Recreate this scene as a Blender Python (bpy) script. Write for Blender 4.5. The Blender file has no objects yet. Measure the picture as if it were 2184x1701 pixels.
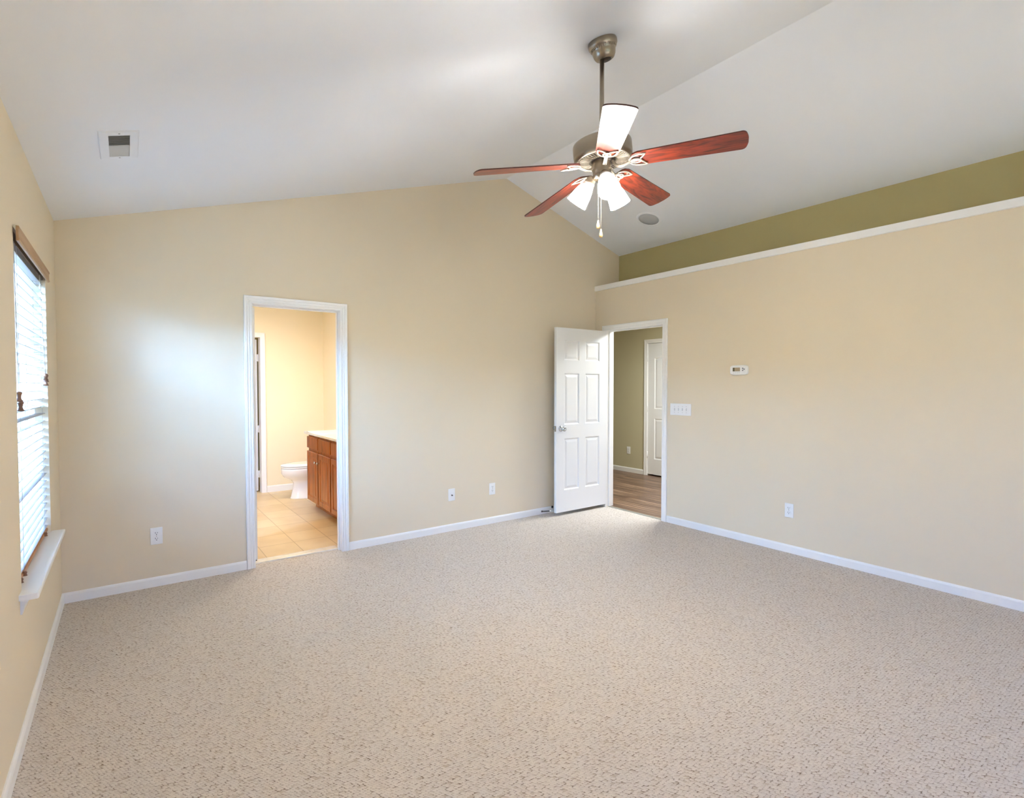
import bpy, bmesh, math, random
from mathutils import Vector, Matrix
random.seed(7)
S = bpy.context.scene
COL = S.collection
PI = math.pi
# ------------------------------------------------------------------ camera
cam_d = bpy.data.cameras.new('camera'); cam = bpy.data.objects.new('camera', cam_d); COL.objects.link(cam)
YAW, PITCH, ROLL, FPX = -0.634045, -0.025724, -0.000698, 1123.6184
fwd = Vector((-math.sin(YAW)*math.cos(PITCH), math.cos(YAW)*math.cos(PITCH), math.sin(PITCH)))
rt = Vector((math.cos(YAW), math.sin(YAW), 0)); up = rt.cross(fwd)
r2 = rt*math.cos(ROLL) + up*math.sin(ROLL); u2 = -rt*math.sin(ROLL) + up*math.cos(ROLL)
m3 = Matrix((r2, u2, -fwd)).transposed()
cam.matrix_world = Matrix.Translation((0.3459, -4.432, 1.4056)) @ m3.to_4x4()
cam_d.sensor_fit = 'HORIZONTAL'; cam_d.sensor_width = 36.0; cam_d.lens = FPX/2184*36.0
cam_d.clip_start = 0.02; cam_d.clip_end = 200
S.camera = cam
# ------------------------------------------------------------------ colour management
S.view_settings.view_transform = 'Standard'; S.view_settings.look = 'None'
S.view_settings.gamma = 1.0; S.view_settings.use_curve_mapping = False
S.view_settings.exposure = -0.05
S.cycles.use_denoising = True
S.cycles.max_bounces = 10; S.cycles.diffuse_bounces = 6; S.cycles.glossy_bounces = 4
S.cycles.transmission_bounces = 6; S.cycles.transparent_max_bounces = 12
S.cycles.sample_clamp_indirect = 40.0
S.cycles.caustics_reflective = False; S.cycles.caustics_refractive = False
# ------------------------------------------------------------------ sky
wd = bpy.data.worlds.new('sky'); S.world = wd; wd.use_nodes = True
nt = wd.node_tree; nt.nodes.clear()
o_ = nt.nodes.new('ShaderNodeOutputWorld'); bg = nt.nodes.new('ShaderNodeBackground')
tc = nt.nodes.new('ShaderNodeTexCoord'); sx = nt.nodes.new('ShaderNodeSeparateXYZ'); rp = nt.nodes.new('ShaderNodeValToRGB')
mp = nt.nodes.new('ShaderNodeMapRange'); mp.inputs[1].default_value = -1; mp.inputs[2].default_value = 1
rp.color_ramp.elements[0].position = 0.40; rp.color_ramp.elements[0].color = (0.14, 0.20, 0.20, 1)
rp.color_ramp.elements[1].position = 0.56; rp.color_ramp.elements[1].color = (0.15, 0.42, 1.25, 1)
e = rp.color_ramp.elements.new(0.50); e.color = (0.25, 0.42, 0.60, 1)
nt.links.new(tc.outputs['Generated'], sx.inputs[0]); nt.links.new(sx.outputs['Z'], mp.inputs[0])
nt.links.new(mp.outputs[0], rp.inputs[0]); nt.links.new(rp.outputs[0], bg.inputs[0]); nt.links.new(bg.outputs[0], o_.inputs[0])
bg.inputs[1].default_value = 12.0
# ------------------------------------------------------------------ daylight, lamps of the house and added fill lights
def area(name, loc, aim, sx_, sy_, power, col, spread=180):
    l = bpy.data.lights.new(name, 'AREA'); l.shape = 'RECTANGLE'; l.size = sx_; l.size_y = sy_
    l.energy = power; l.color = col; l.spread = math.radians(spread)
    o = bpy.data.objects.new(name, l); COL.objects.link(o); o.location = loc
    o.rotation_euler = (Vector(aim)-Vector(loc)).to_track_quat('-Z', 'Y').to_euler()
    return o
area('daylight_side_window', (-1.75, -1.35, 2.60), (0.0, -1.05, 1.25), 3.0, 1.2, 2900, (0.29, 0.54, 1.0))
area('daylight_oblique_sky', (-2.3, -4.3, 2.45), (0.0, -1.00, 1.35), 2.6, 1.2, 250, (0.26, 0.46, 1.0), 120)
sun_l = bpy.data.lights.new('sun', 'SUN'); sun_l.energy = 66; sun_l.color = (0.84, 0.88, 1.0); sun_l.angle = math.radians(2.0)
sun_o = bpy.data.objects.new('sun', sun_l); COL.objects.link(sun_o); sun_o.rotation_euler = Vector((0.10, 0.62, -0.90)).to_track_quat('-Z', 'Y').to_euler()  # added through the rear windows; its floor bounce lifts ceiling and left wall
area('bathroom_lamp', (2.30, 1.35, 2.08), (1.75, 1.4, 0.9), 0.25, 0.9, 28, (1.0, 0.89, 0.76))
area('bathroom_ceiling_lamp', (1.5, 1.7, 2.40), (1.5, 1.7, 0), 0.5, 0.5, 14.5, (1.0, 0.92, 0.80))
area('closet_fill_light', (1.2, 4.3, 2.42), (1.2, 4.3, 0), 0.3, 0.3, 7, (1.0, 0.85, 0.6))  # unseen fill added to brighten the olive strip beside the closet door
area('hall_daylight_fill', (5.9, -0.9, 2.40), (5.9, -0.9, 0), 0.6, 1.2, 112, (0.86, 0.94, 1.0))  # added overhead panel standing in for the cool daylight in the hall

# ================================================================== materials
def srgb(r, g, b):
    f = lambda c: (c/255/12.92) if c/255 <= 0.04045 else ((c/255+0.055)/1.055)**2.4
    return (f(r), f(g), f(b), 1)
def mat(name, col, rough=0.5, metal=0.0, spec=0.5, coat=0.0):
    m = bpy.data.materials.new(name); m.use_nodes = True
    b = m.node_tree.nodes['Principled BSDF']
    b.inputs['Base Color'].default_value = col; b.inputs['Roughness'].default_value = rough
    b.inputs['Metallic'].default_value = metal; b.inputs['Specular IOR Level'].default_value = spec
    b.inputs['Coat Weight'].default_value = coat
    return m
def nodes(m): return m.node_tree.nodes, m.node_tree.links, m.node_tree.nodes['Principled BSDF']
def add_noise_bump(m, scale, strength, dist=0.001, detail=3):
    n, l, b = nodes(m)
    tc = n.new('ShaderNodeTexCoord'); no = n.new('ShaderNodeTexNoise'); bu = n.new('ShaderNodeBump')
    no.inputs['Scale'].default_value = scale; no.inputs['Detail'].default_value = detail
    bu.inputs['Strength'].default_value = strength; bu.inputs['Distance'].default_value = dist
    l.new(tc.outputs['Object'], no.inputs['Vector']); l.new(no.outputs['Fac'], bu.inputs['Height']); l.new(bu.outputs[0], b.inputs['Normal'])
    return m
def vary(m, c1, c2, scale, detail=2, stretch=(1, 1, 1)):
    n, l, b = nodes(m)
    tc = n.new('ShaderNodeTexCoord'); mpn = n.new('ShaderNodeMapping'); mpn.inputs['Scale'].default_value = stretch
    no = n.new('ShaderNodeTexNoise'); no.inputs['Scale'].default_value = scale; no.inputs['Detail'].default_value = detail
    r = n.new('ShaderNodeValToRGB'); r.color_ramp.elements[0].position = .3; r.color_ramp.elements[1].position = .7
    r.color_ramp.elements[0].color = c1; r.color_ramp.elements[1].color = c2
    l.new(tc.outputs['Object'], mpn.inputs[0]); l.new(mpn.outputs[0], no.inputs['Vector']); l.new(no.outputs['Fac'], r.inputs[0]); l.new(r.outputs[0], b.inputs['Base Color'])
    return m
CREAM = srgb(223, 208, 181)
M = {}
M['wall'] = add_noise_bump(mat('cream_wall_paint', CREAM, 0.75, spec=0.25), 260, 0.05)
M['olive'] = add_noise_bump(mat('olive_wall_paint', srgb(178, 165, 116), 0.75, spec=0.2), 260, 0.05)
M['hall'] = add_noise_bump(mat('hall_olive_paint', srgb(194, 185, 152), 0.75, spec=0.2), 260, 0.05)
M['ceiling'] = add_noise_bump(mat('ceiling_paint', srgb(233, 233, 233), 0.85, spec=0.2), 180, 0.08)
M['trim'] = mat('white_trim_paint', srgb(236, 233, 227), 0.35)
M['door'] = mat('white_door_paint', srgb(230, 228, 224), 0.38)
M['bathwall'] = mat('yellow_bath_paint', srgb(240, 225, 192), 0.7, spec=0.25)
M['plate'] = mat('white_plastic', srgb(236, 234, 229), 0.35)
M['dark'] = mat('dark_slot', srgb(38, 36, 34), 0.6)
M['grey'] = mat('grey_plastic', srgb(120, 122, 120), 0.5)
M['chrome'] = mat('satin_chrome', srgb(200, 202, 204), 0.22, 1.0)
M['nickel'] = mat('brushed_nickel', srgb(160, 149, 132), 0.33, 1.0)
M['silver'] = mat('pale_satin_metal', srgb(178, 166, 148), 0.5, 0.8)
M['bronze'] = mat('dark_bronze', srgb(70, 58, 48), 0.45, 0.7)
M['porcelain'] = mat('white_porcelain', srgb(240, 238, 234), 0.12, coat=0.3)
M['fob'] = mat('pale_wood', srgb(226, 186, 120), 0.45)
M['marble'] = vary(mat('cream_marble', srgb(236, 228, 208), 0.2), srgb(240, 232, 214), srgb(226, 216, 192), 18)
M['counter'] = vary(mat('white_cultured_marble', srgb(240, 236, 226), 0.15), srgb(242, 240, 234), srgb(232, 226, 212), 6)
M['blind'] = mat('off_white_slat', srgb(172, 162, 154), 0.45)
M['headrail'] = mat('brown_headrail', srgb(120, 98, 76), 0.5)
M['blindwood'] = vary(mat('tan_wood_valance', srgb(176, 140, 100), 0.5), srgb(182, 146, 106), srgb(164, 128, 88), 30, 3, (1, 0.1, 1))
M['railwood'] = mat('orange_wood_rail', srgb(186, 128, 78), 0.45)
M['tassel'] = mat('brown_wood_tassel', srgb(128, 88, 62), 0.45)
M['cord'] = mat('tan_cord', srgb(196, 182, 166), 0.8)
M['vinyl'] = mat('white_vinyl_frame', srgb(238, 239, 240), 0.4)
M['grille'] = mat('grey_speaker_grille', srgb(186, 186, 184), 0.8)
M['ventgrey'] = mat('grey_vent_metal', srgb(196, 194, 188), 0.55)  # one even grey for louvers, toggle slots and small buttons
M['grass'] = vary(mat('lawn', srgb(96, 120, 60), 0.9), srgb(84, 110, 50), srgb(120, 140, 80), 3)
M['spring'] = mat('dark_spring_steel', srgb(86, 82, 78), 0.4, 0.8)
M['rubber'] = mat('black_rubber', srgb(40, 38, 36), 0.7)
M['lcd'] = mat('tan_lcd', srgb(176, 156, 128), 0.25)
M['lcddark'] = mat('olive_lcd_band', srgb(96, 88, 58), 0.3)

def glass_mat():
    m = bpy.data.materials.new('window_glass'); m.use_nodes = True; n = m.node_tree.nodes; l = m.node_tree.links; n.clear()
    o = n.new('ShaderNodeOutputMaterial'); t = n.new('ShaderNodeBsdfTransparent'); g = n.new('ShaderNodeBsdfGlossy'); mx = n.new('ShaderNodeMixShader')
    g.inputs['Roughness'].default_value = 0.02; mx.inputs[0].default_value = 0.06
    t.inputs[0].default_value = (0.96, 0.98, 0.97, 1)
    l.new(t.outputs[0], mx.inputs[1]); l.new(g.outputs[0], mx.inputs[2]); l.new(mx.outputs[0], o.inputs[0])
    return m
M['glass'] = glass_mat()
def emit_mat(name, col, strength):
    m = mat(name, col, 0.3); n, l, b = nodes(m)
    b.inputs['Emission Color'].default_value = col; b.inputs['Emission Strength'].default_value = strength
    return m
M['shade'] = emit_mat('lit_frosted_glass', (1.0, 1.0, 1.0, 1), 150)
n_s, l_s, b_s = nodes(M['shade']); b_s.inputs['Base Color'].default_value = srgb(226, 216, 202)
tcs = n_s.new('ShaderNodeTexCoord'); sps = n_s.new('ShaderNodeSeparateXYZ'); mrs = n_s.new('ShaderNodeMapRange')
mrs.inputs[1].default_value = -0.015; mrs.inputs[2].default_value = -0.125; mrs.inputs[3].default_value = 0; mrs.inputs[4].default_value = 1
pws = n_s.new('ShaderNodeMath'); pws.operation = 'POWER'; pws.inputs[1].default_value = 3.0; l_s.new(mrs.outputs[0], pws.inputs[0])
mas = n_s.new('ShaderNodeMath'); mas.operation = 'MULTIPLY_ADD'; mas.inputs[1].default_value = 270; mas.inputs[2].default_value = 0.25; l_s.new(pws.outputs[0], mas.inputs[0])
l_s.new(tcs.outputs['Object'], sps.inputs[0]); l_s.new(sps.outputs['Z'], mrs.inputs[0]); l_s.new(mas.outputs[0], b_s.inputs['Emission Strength'])
M['bulb'] = emit_mat('glowing_bulb', (1.0, 0.80, 0.42, 1), 1120)

def carpet_mat():
    m = mat('berber_carpet', srgb(205, 194, 180), 0.95, spec=0.1); n, l, b = nodes(m)
    tc = n.new('ShaderNodeTexCoord')
    sc = n.new('ShaderNodeMapping'); sc.inputs['Scale'].default_value = (98, 90, 1)
    wob = n.new('ShaderNodeTexNoise'); wob.inputs['Scale'].default_value = 14; wob.inputs['Detail'].default_value = 2
    wm = n.new('ShaderNodeVectorMath'); wm.operation = 'SCALE'; wm.inputs['Scale'].default_value = 0.012
    wa = n.new('ShaderNodeVectorMath'); wa.operation = 'ADD'
    l.new(tc.outputs['Object'], wob.inputs['Vector']); l.new(wob.outputs['Color'], wm.inputs[0])
    l.new(tc.outputs['Object'], wa.inputs[0]); l.new(wm.outputs[0], wa.inputs[1]); l.new(wa.outputs[0], sc.inputs[0])
    # staggered rows of loops
    sep = n.new('ShaderNodeSeparateXYZ'); l.new(sc.outputs[0], sep.inputs[0])
    hf = n.new('ShaderNodeMath'); hf.operation = 'MULTIPLY'; hf.inputs[1].default_value = 0.5; l.new(sep.outputs['Y'], hf.inputs[0])
    ax = n.new('ShaderNodeMath'); ax.operation = 'ADD'; l.new(sep.outputs['X'], ax.inputs[0]); l.new(hf.outputs[0], ax.inputs[1])
    cb = n.new('ShaderNodeCombineXYZ'); l.new(ax.outputs[0], cb.inputs['X']); l.new(sep.outputs['Y'], cb.inputs['Y'])
    vo = n.new('ShaderNodeTexVoronoi'); vo.voronoi_dimensions = '2D'; vo.inputs['Scale'].default_value = 1.0; vo.inputs['Randomness'].default_value = 0.50
    l.new(cb.outputs[0], vo.inputs['Vector'])
    gap = n.new('ShaderNodeValToRGB'); gap.color_ramp.interpolation = 'EASE'; gap.color_ramp.elements[0].position = 0.43; gap.color_ramp.elements[1].position = 0.74
    gap.color_ramp.elements[0].color = (0, 0, 0, 1); gap.color_ramp.elements[1].color = (1, 1, 1, 1)
    l.new(vo.outputs['Distance'], gap.inputs[0])
    sepc = n.new('ShaderNodeSeparateColor'); l.new(vo.outputs['Color'], sepc.inputs[0])
    yarn = n.new('ShaderNodeValToRGB'); yarn.color_ramp.interpolation = 'LINEAR'
    yarn.color_ramp.elements[0].position = 0.0; yarn.color_ramp.elements[0].color = srgb(192, 178, 162)
    yarn.color_ramp.elements[1].position = 0.16; yarn.color_ramp.elements[1].color = srgb(208, 197, 185)
    e = yarn.color_ramp.elements.new(0.07); e.color = srgb(202, 190, 176)
    e = yarn.color_ramp.elements.new(0.9); e.color = srgb(216, 206, 194)
    l.new(sepc.outputs[0], yarn.inputs[0])
    mx = n.new('ShaderNodeMix'); mx.data_type = 'RGBA'
    pick = n.new('ShaderNodeValToRGB'); pick.color_ramp.elements[0].position = 0.30; pick.color_ramp.elements[1].position = 0.95
    pick.color_ramp.elements[0].color = (.38, .38, .38, 1); pick.color_ramp.elements[1].color = (1, 1, 1, 1); l.new(sepc.outputs[1], pick.inputs[0])
    fac = n.new('ShaderNodeMath'); fac.operation = 'MULTIPLY'; l.new(pick.outputs[0], fac.inputs[1])
    l.new(gap.outputs[0], fac.inputs[0]); l.new(fac.outputs[0], mx.inputs['Factor'])
    l.new(yarn.outputs[0], mx.inputs['A']); mx.inputs['B'].default_value = srgb(104, 82, 60)
    fb = n.new('ShaderNodeTexNoise'); fb.inputs['Scale'].default_value = 420; fb.inputs['Detail'].default_value = 3; l.new(tc.outputs['Object'], fb.inputs['Vector'])
    fr = n.new('ShaderNodeValToRGB'); fr.color_ramp.elements[0].position = .3; fr.color_ramp.elements[0].color = (.82, .80, .77, 1); fr.color_ramp.elements[1].position = .6
    l.new(fb.outputs['Fac'], fr.inputs[0])
    fx = n.new('ShaderNodeMix'); fx.data_type = 'RGBA'; fx.blend_type = 'MULTIPLY'; fx.inputs['Factor'].default_value = 0.8
    l.new(mx.outputs['Result'], fx.inputs['A']); l.new(fr.outputs[0], fx.inputs['B']); l.new(fx.outputs['Result'], b.inputs['Base Color'])
    fz = n.new('ShaderNodeTexNoise'); fz.inputs['Scale'].default_value = 900; fz.inputs['Detail'].default_value = 2
    l.new(tc.outputs['Object'], fz.inputs['Vector'])
    inv = n.new('ShaderNodeMath'); inv.operation = 'MULTIPLY_ADD'; inv.inputs[1].default_value = -1.0
    fm = n.new('ShaderNodeMath'); fm.operation = 'MULTIPLY'; fm.inputs[1].default_value = 0.35; l.new(fz.outputs['Fac'], fm.inputs[0])
    l.new(vo.outputs['Distance'], inv.inputs[0]); l.new(fm.outputs[0], inv.inputs[2])
    bu = n.new('ShaderNodeBump'); bu.inputs['Strength'].default_value = 0.45; bu.inputs['Distance'].default_value = 0.006
    l.new(inv.outputs[0], bu.inputs['Height']); l.new(bu.outputs[0], b.inputs['Normal'])
    return m
M['carpet'] = carpet_mat()
def tile_mat():
    m = mat('beige_floor_tile', srgb(222, 196, 150), 0.35); n, l, b = nodes(m)
    tc = n.new('ShaderNodeTexCoord'); mpn = n.new('ShaderNodeMapping'); mpn.inputs['Location'].default_value = (-1.262, -0.19, 0)
    br = n.new('ShaderNodeTexBrick'); br.offset = 0; br.inputs['Scale'].default_value = 1.0
    br.inputs['Brick Width'].default_value = 0.29; br.inputs['Row Height'].default_value = 0.335; br.inputs['Mortar Size'].default_value = 0.0035
    br.inputs['Mortar Smooth'].default_value = 0.2; br.inputs['Bias'].default_value = 0.0
    br.inputs['Color1'].default_value = srgb(226, 204, 164); br.inputs['Color2'].default_value = srgb(218, 192, 148); br.inputs['Mortar'].default_value = srgb(186, 160, 118)
    no = n.new('ShaderNodeTexNoise'); no.inputs['Scale'].default_value = 5; no.inputs['Detail'].default_value = 5
    mx = n.new('ShaderNodeMix'); mx.data_type = 'RGBA'; mx.blend_type = 'MULTIPLY'; mx.inputs['Factor'].default_value = 0.35
    r = n.new('ShaderNodeValToRGB'); r.color_ramp.elements[0].position = .3; r.color_ramp.elements[0].color = (.78, .70, .58, 1); r.color_ramp.elements[1].position = .65
    l.new(tc.outputs['Object'], mpn.inputs[0]); l.new(mpn.outputs[0], br.inputs['Vector']); l.new(tc.outputs['Object'], no.inputs['Vector'])
    l.new(no.outputs['Fac'], r.inputs[0]); l.new(br.outputs['Color'], mx.inputs['A']); l.new(r.outputs[0], mx.inputs['B']); l.new(mx.outputs['Result'], b.inputs['Base Color'])
    return m
M['tile'] = tile_mat()
def plank_mat():
    m = mat('brown_wood_planks', srgb(120, 90, 66), 0.4); n, l, b = nodes(m)
    tc = n.new('ShaderNodeTexCoord'); mpn = n.new('ShaderNodeMapping'); mpn.inputs['Rotation'].default_value = (0, 0, PI/2)
    br = n.new('ShaderNodeTexBrick'); br.offset = 0.37; br.inputs['Scale'].default_value = 1
    br.inputs['Brick Width'].default_value = 1.1; br.inputs['Row Height'].default_value = 0.085; br.inputs['Mortar Size'].default_value = 0.0015
    br.inputs['Color1'].default_value = srgb(138, 108, 86); br.inputs['Color2'].default_value = srgb(84, 62, 48); br.inputs['Mortar'].default_value = srgb(80, 58, 42)
    l.new(tc.outputs['Object'], mpn.inputs[0]); l.new(mpn.outputs[0], br.inputs['Vector'])
    gr = n.new('ShaderNodeMapping'); gr.inputs['Scale'].default_value = (34, 0.8, 1); l.new(tc.outputs['Object'], gr.inputs[0])
    no = n.new('ShaderNodeTexNoise'); no.inputs['Scale'].default_value = 1.6; no.inputs['Detail'].default_value = 4; l.new(gr.outputs[0], no.inputs['Vector'])
    r = n.new('ShaderNodeValToRGB'); r.color_ramp.elements[0].position = .40; r.color_ramp.elements[0].color = srgb(78, 56, 44)
    r.color_ramp.elements[1].position = .66; r.color_ramp.elements[1].color = srgb(196, 164, 136)
    e = r.color_ramp.elements.new(.54); e.color = srgb(112, 84, 66)
    l.new(no.outputs['Fac'], r.inputs[0])
    mx = n.new('ShaderNodeMix'); mx.data_type = 'RGBA'; mx.inputs['Factor'].default_value = 0.55
    l.new(br.outputs['Color'], mx.inputs['A']); l.new(r.outputs[0], mx.inputs['B']); l.new(mx.outputs['Result'], b.inputs['Base Color'])
    return m
M['plank'] = plank_mat()
def wood_mat(name, dark, mid, light, stretch, scale, rough, coat=0.0, dist=2.2):
    m = mat(name, mid, rough, coat=coat); n, l, b = nodes(m)
    tc = n.new('ShaderNodeTexCoord'); mpn = n.new('ShaderNodeMapping'); mpn.inputs['Scale'].default_value = stretch
    no = n.new('ShaderNodeTexNoise'); no.inputs['Scale'].default_value = scale; no.inputs['Detail'].default_value = 4; no.inputs['Distortion'].default_value = dist
    r = n.new('ShaderNodeValToRGB'); r.color_ramp.elements[0].position = .30; r.color_ramp.elements[0].color = dark
    r.color_ramp.elements[1].position = .72; r.color_ramp.elements[1].color = light
    e = r.color_ramp.elements.new(.48); e.color = mid
    l.new(tc.outputs['Object'], mpn.inputs[0]); l.new(mpn.outputs[0], no.inputs['Vector']); l.new(no.outputs['Fac'], r.inputs[0]); l.new(r.outputs[0], b.inputs['Base Color'])
    return m
M['blade'] = wood_mat('rosewood_blade', srgb(46, 13, 8), srgb(110, 36, 15), srgb(136, 52, 24), (2.0, 15, 15), 1.5, 0.36, 0.2, 3.5)
M['bladeedge'] = mat('dark_blade_edge', srgb(70, 26, 14), 0.4)
M['cabinet'] = wood_mat('cherry_cabinet', srgb(122, 58, 14), srgb(158, 82, 24), srgb(182, 104, 36), (9, 9, 1.4), 2.4, 0.3, 0.2, 0.6)

# ================================================================== mesh helpers
class MB:
    def __init__(s): s.bm = bmesh.new(); s.T = Matrix.Identity(4)
    def v(s, p): return s.bm.verts.new(s.T @ Vector(p))
    def f(s, vs):
        try: return s.bm.faces.new(vs)
        except ValueError: return None
    def poly(s, pts): return s.f([s.v(p) for p in pts])
    def box(s, a, b, bev=0.0, seg=2):
        x0, y0, z0 = [min(a[i], b[i]) for i in range(3)]; x1, y1, z1 = [max(a[i], b[i]) for i in range(3)]
        v = [s.v(p) for p in ((x0,y0,z0),(x1,y0,z0),(x1,y1,z0),(x0,y1,z0),(x0,y0,z1),(x1,y0,z1),(x1,y1,z1),(x0,y1,z1))]
        fs = [s.f([v[i] for i in q]) for q in ((0,3,2,1),(4,5,6,7),(0,1,5,4),(1,2,6,5),(2,3,7,6),(3,0,4,7))]
        if bev > 0:
            es = list({e for f in fs for e in f.edges})
            bmesh.ops.bevel(s.bm, geom=es, offset=bev, segments=seg, affect='EDGES', profile=0.5)
        return s
    def prism(s, pts, off):           # closed polygon extruded by a vector
        off = Vector(off); a = [s.v(p) for p in pts]; b = [s.v(Vector(p)+off) for p in pts]
        s.f(a[::-1]); s.f(b)
        n = len(pts)
        for i in range(n): s.f([a[i], a[(i+1) % n], b[(i+1) % n], b[i]])
        return s
    def lathe(s, prof, seg=32, org=(0,0,0), smooth=True):   # profile of (radius, z)
        rings = []
        for r, z in prof:
            if r < 1e-6: rings.append([s.v((org[0], org[1], org[2]+z))])
            else: rings.append([s.v((org[0]+r*math.cos(2*PI*k/seg), org[1]+r*math.sin(2*PI*k/seg), org[2]+z)) for k in range(seg)])
        for A, B in zip(rings, rings[1:]):
            for k in range(seg):
                k2 = (k+1) % seg
                if len(A) == 1 and len(B) == 1: continue
                if len(A) == 1: fc = s.f([A[0], B[k2], B[k]])
                elif len(B) == 1: fc = s.f([A[k], A[k2], B[0]])
                else: fc = s.f([A[k], A[k2], B[k2], B[k]])
                if fc and smooth: fc.smooth = True
        return s
    def tube(s, pts, r, seg=8, closed=False, flat=1.0, caps=True):
        pts = [Vector(p) for p in pts]; n = len(pts); rings = []
        prev = None
        for i, p in enumerate(pts):
            if closed: t = pts[(i+1) % n]-pts[(i-1) % n]
            else: t = pts[min(i+1, n-1)]-pts[max(i-1, 0)]
            t.normalize()
            ref = Vector((0, 0, 1)) if abs(t.z) < 0.9 else Vector((1, 0, 0))
            a = t.cross(ref).normalized(); b = a.cross(t).normalized()
            rr = r[i] if isinstance(r, (list, tuple)) else r
            rings.append([s.v(p + a*rr*math.cos(2*PI*k/seg) + b*rr*flat*math.sin(2*PI*k/seg)) for k in range(seg)])
        m = n if closed else n-1
        for i in range(m):
            A, B = rings[i], rings[(i+1) % n]
            for k in range(seg):
                fc = s.f([A[k], A[(k+1) % seg], B[(k+1) % seg], B[k]])
                if fc: fc.smooth = True
        if not closed and caps: s.f(rings[0][::-1]); s.f(rings[-1])
        return s
    def build(s, name, m, parent=None, smooth=False, matrix=None, **props):
        bmesh.ops.remove_doubles(s.bm, verts=s.bm.verts, dist=1e-6)
        bmesh.ops.recalc_face_normals(s.bm, faces=s.bm.faces)
        me = bpy.data.meshes.new(name); s.bm.to_mesh(me); s.bm.free()
        if smooth:
            for p in me.polygons: p.use_smooth = True
        o = bpy.data.objects.new(name, me); COL.objects.link(o)
        if m is not None: me.materials.append(m)
        if parent is not None: o.parent = parent
        if matrix is not None: o.matrix_local = matrix
        for k, v in props.items(): o[k] = v
        return o
def struct(mb, name, m, parent=None, label=None, cat=None):
    o = mb.build(name, m, parent)
    if parent is None: o['kind'] = 'structure'
    if label: o['label'] = label
    if cat: o['category'] = cat
    return o
def thing(name, label, cat, loc=(0,0,0), rot=0, group=None):
    o = bpy.data.objects.new(name, None); COL.objects.link(o); o.location = loc; o.rotation_euler = (0, 0, rot)
    o.empty_display_size = 0.1
    o['label'] = label; o['category'] = cat
    if group: o['group'] = group
    return o
def sthing(name, label, cat, loc=(0,0,0), rot=0):
    o = thing(name, label, cat, loc, rot); o['kind'] = 'structure'; return o
def copy_tree(o, parent=None):
    c = o.copy(); COL.objects.link(c)
    if parent is not None: c.parent = parent
    for ch in list(o.children): copy_tree(ch, c)
    return c

# ================================================================== the room
W, W2, XR = 4.8276, 5.2263, 3.5372
ZL, ZR, ZO = 2.4504, 3.5261, 2.9766
ZS, ZSB = 2.5638, 2.5078
YF = -6.60; TH = 0.115
BX0, BX1, BZT = 1.139, 1.811, 2.031       # bathroom opening
RY0, RY1, RZT = -0.180, -0.966, 2.031      # bedroom door opening
WY0, WY1, WZ0, WZ1 = -1.575, -0.525, 0.575, 2.035   # side window opening
BBH, BBT = 0.0666, 0.012
# floors
mb = MB(); mb.box((0, YF, -0.02), (W+0.012, 0, 0)); mb.box((BX0, 0, -0.02), (BX1, 0.075, 0)); mb.box((W+0.012, RY1, -0.02), (W+0.022, RY0, 0))
struct(mb, 'floor', M['carpet'], label='beige loop pile carpet covering the bedroom floor', cat='floor')
mb = MB(); mb.box((-0.3, 0.13, -0.02), (2.58, 4.9, 0.0)); struct(mb, 'floor_bathroom', M['tile'], label='beige square tile floor of the bathroom', cat='floor')
mb = MB(); mb.box((W+0.022, -4.0, -0.02), (7.3, 4.2, 0.0)); struct(mb, 'floor_hall', M['plank'], label='brown wood plank floor in the hall', cat='floor')
mb = MB(); mb.box((BX0+.001, 0.075, -0.01), (BX1-.001, 0.165, 0.012), 0.004); struct(mb, 'trim_1', M['marble'], label='cream marble threshold in the bathroom doorway', cat='threshold')
mb = MB(); mb.box((W+0.014, RY1+.014, -0.005), (W+0.05, RY0-.014, 0.006), 0.002); struct(mb, 'trim_2', mat('metal_threshold', srgb(150, 146, 132), 0.4), label='thin metal strip between carpet and hall planks', cat='threshold')
# wall_left with window opening
mb = MB()
mb.box((-0.15, YF, 0), (0, WY0, ZL)); mb.box((-0.15, WY1, 0), (0, 0, ZL)); mb.box((-0.15, WY0, 0), (0, WY1, WZ0)); mb.box((-0.15, WY0, WZ1), (0, WY1, ZL))
struct(mb, 'wall_left', M['wall'])
# wall_back with gable and bathroom opening
mb = MB()
mb.prism([(-.15, 0, 0), (BX0-.016, 0, 0), (BX0-.016, 0, ZL), (-.15, 0, ZL)], (0, TH, 0))
mb.prism([(BX0-.016, 0, BZT+.016), (BX1+.016, 0, BZT+.016), (BX1+.016, 0, ZL), (BX0-.016, 0, ZL)], (0, TH, 0))
mb.prism([(BX1+.016, 0, 0), (W, 0, 0), (W, 0, ZL), (BX1+.016, 0, ZL)], (0, TH, 0))
mb.prism([(W, 0, 0), (W+TH, 0, 0), (W+TH, 0, ZL), (W, 0, ZL)], (0, TH, 0))
mb.prism([(W+TH, 0, ZL), (W2+.05, 0, ZL), (W2+.05, 0, ZL+.02), (W+TH, 0, ZL+.02)], (0, TH, 0))
mb.prism([(-.15, 0, ZL), (W2+.05, 0, ZL), (W2+.05, 0, ZO), (W2, 0, ZO), (XR, 0, ZR), (0, 0, ZL), (-.15, 0, ZL+.001)], (0, TH, 0))
struct(mb, 'wall_back', M['wall'])
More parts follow.
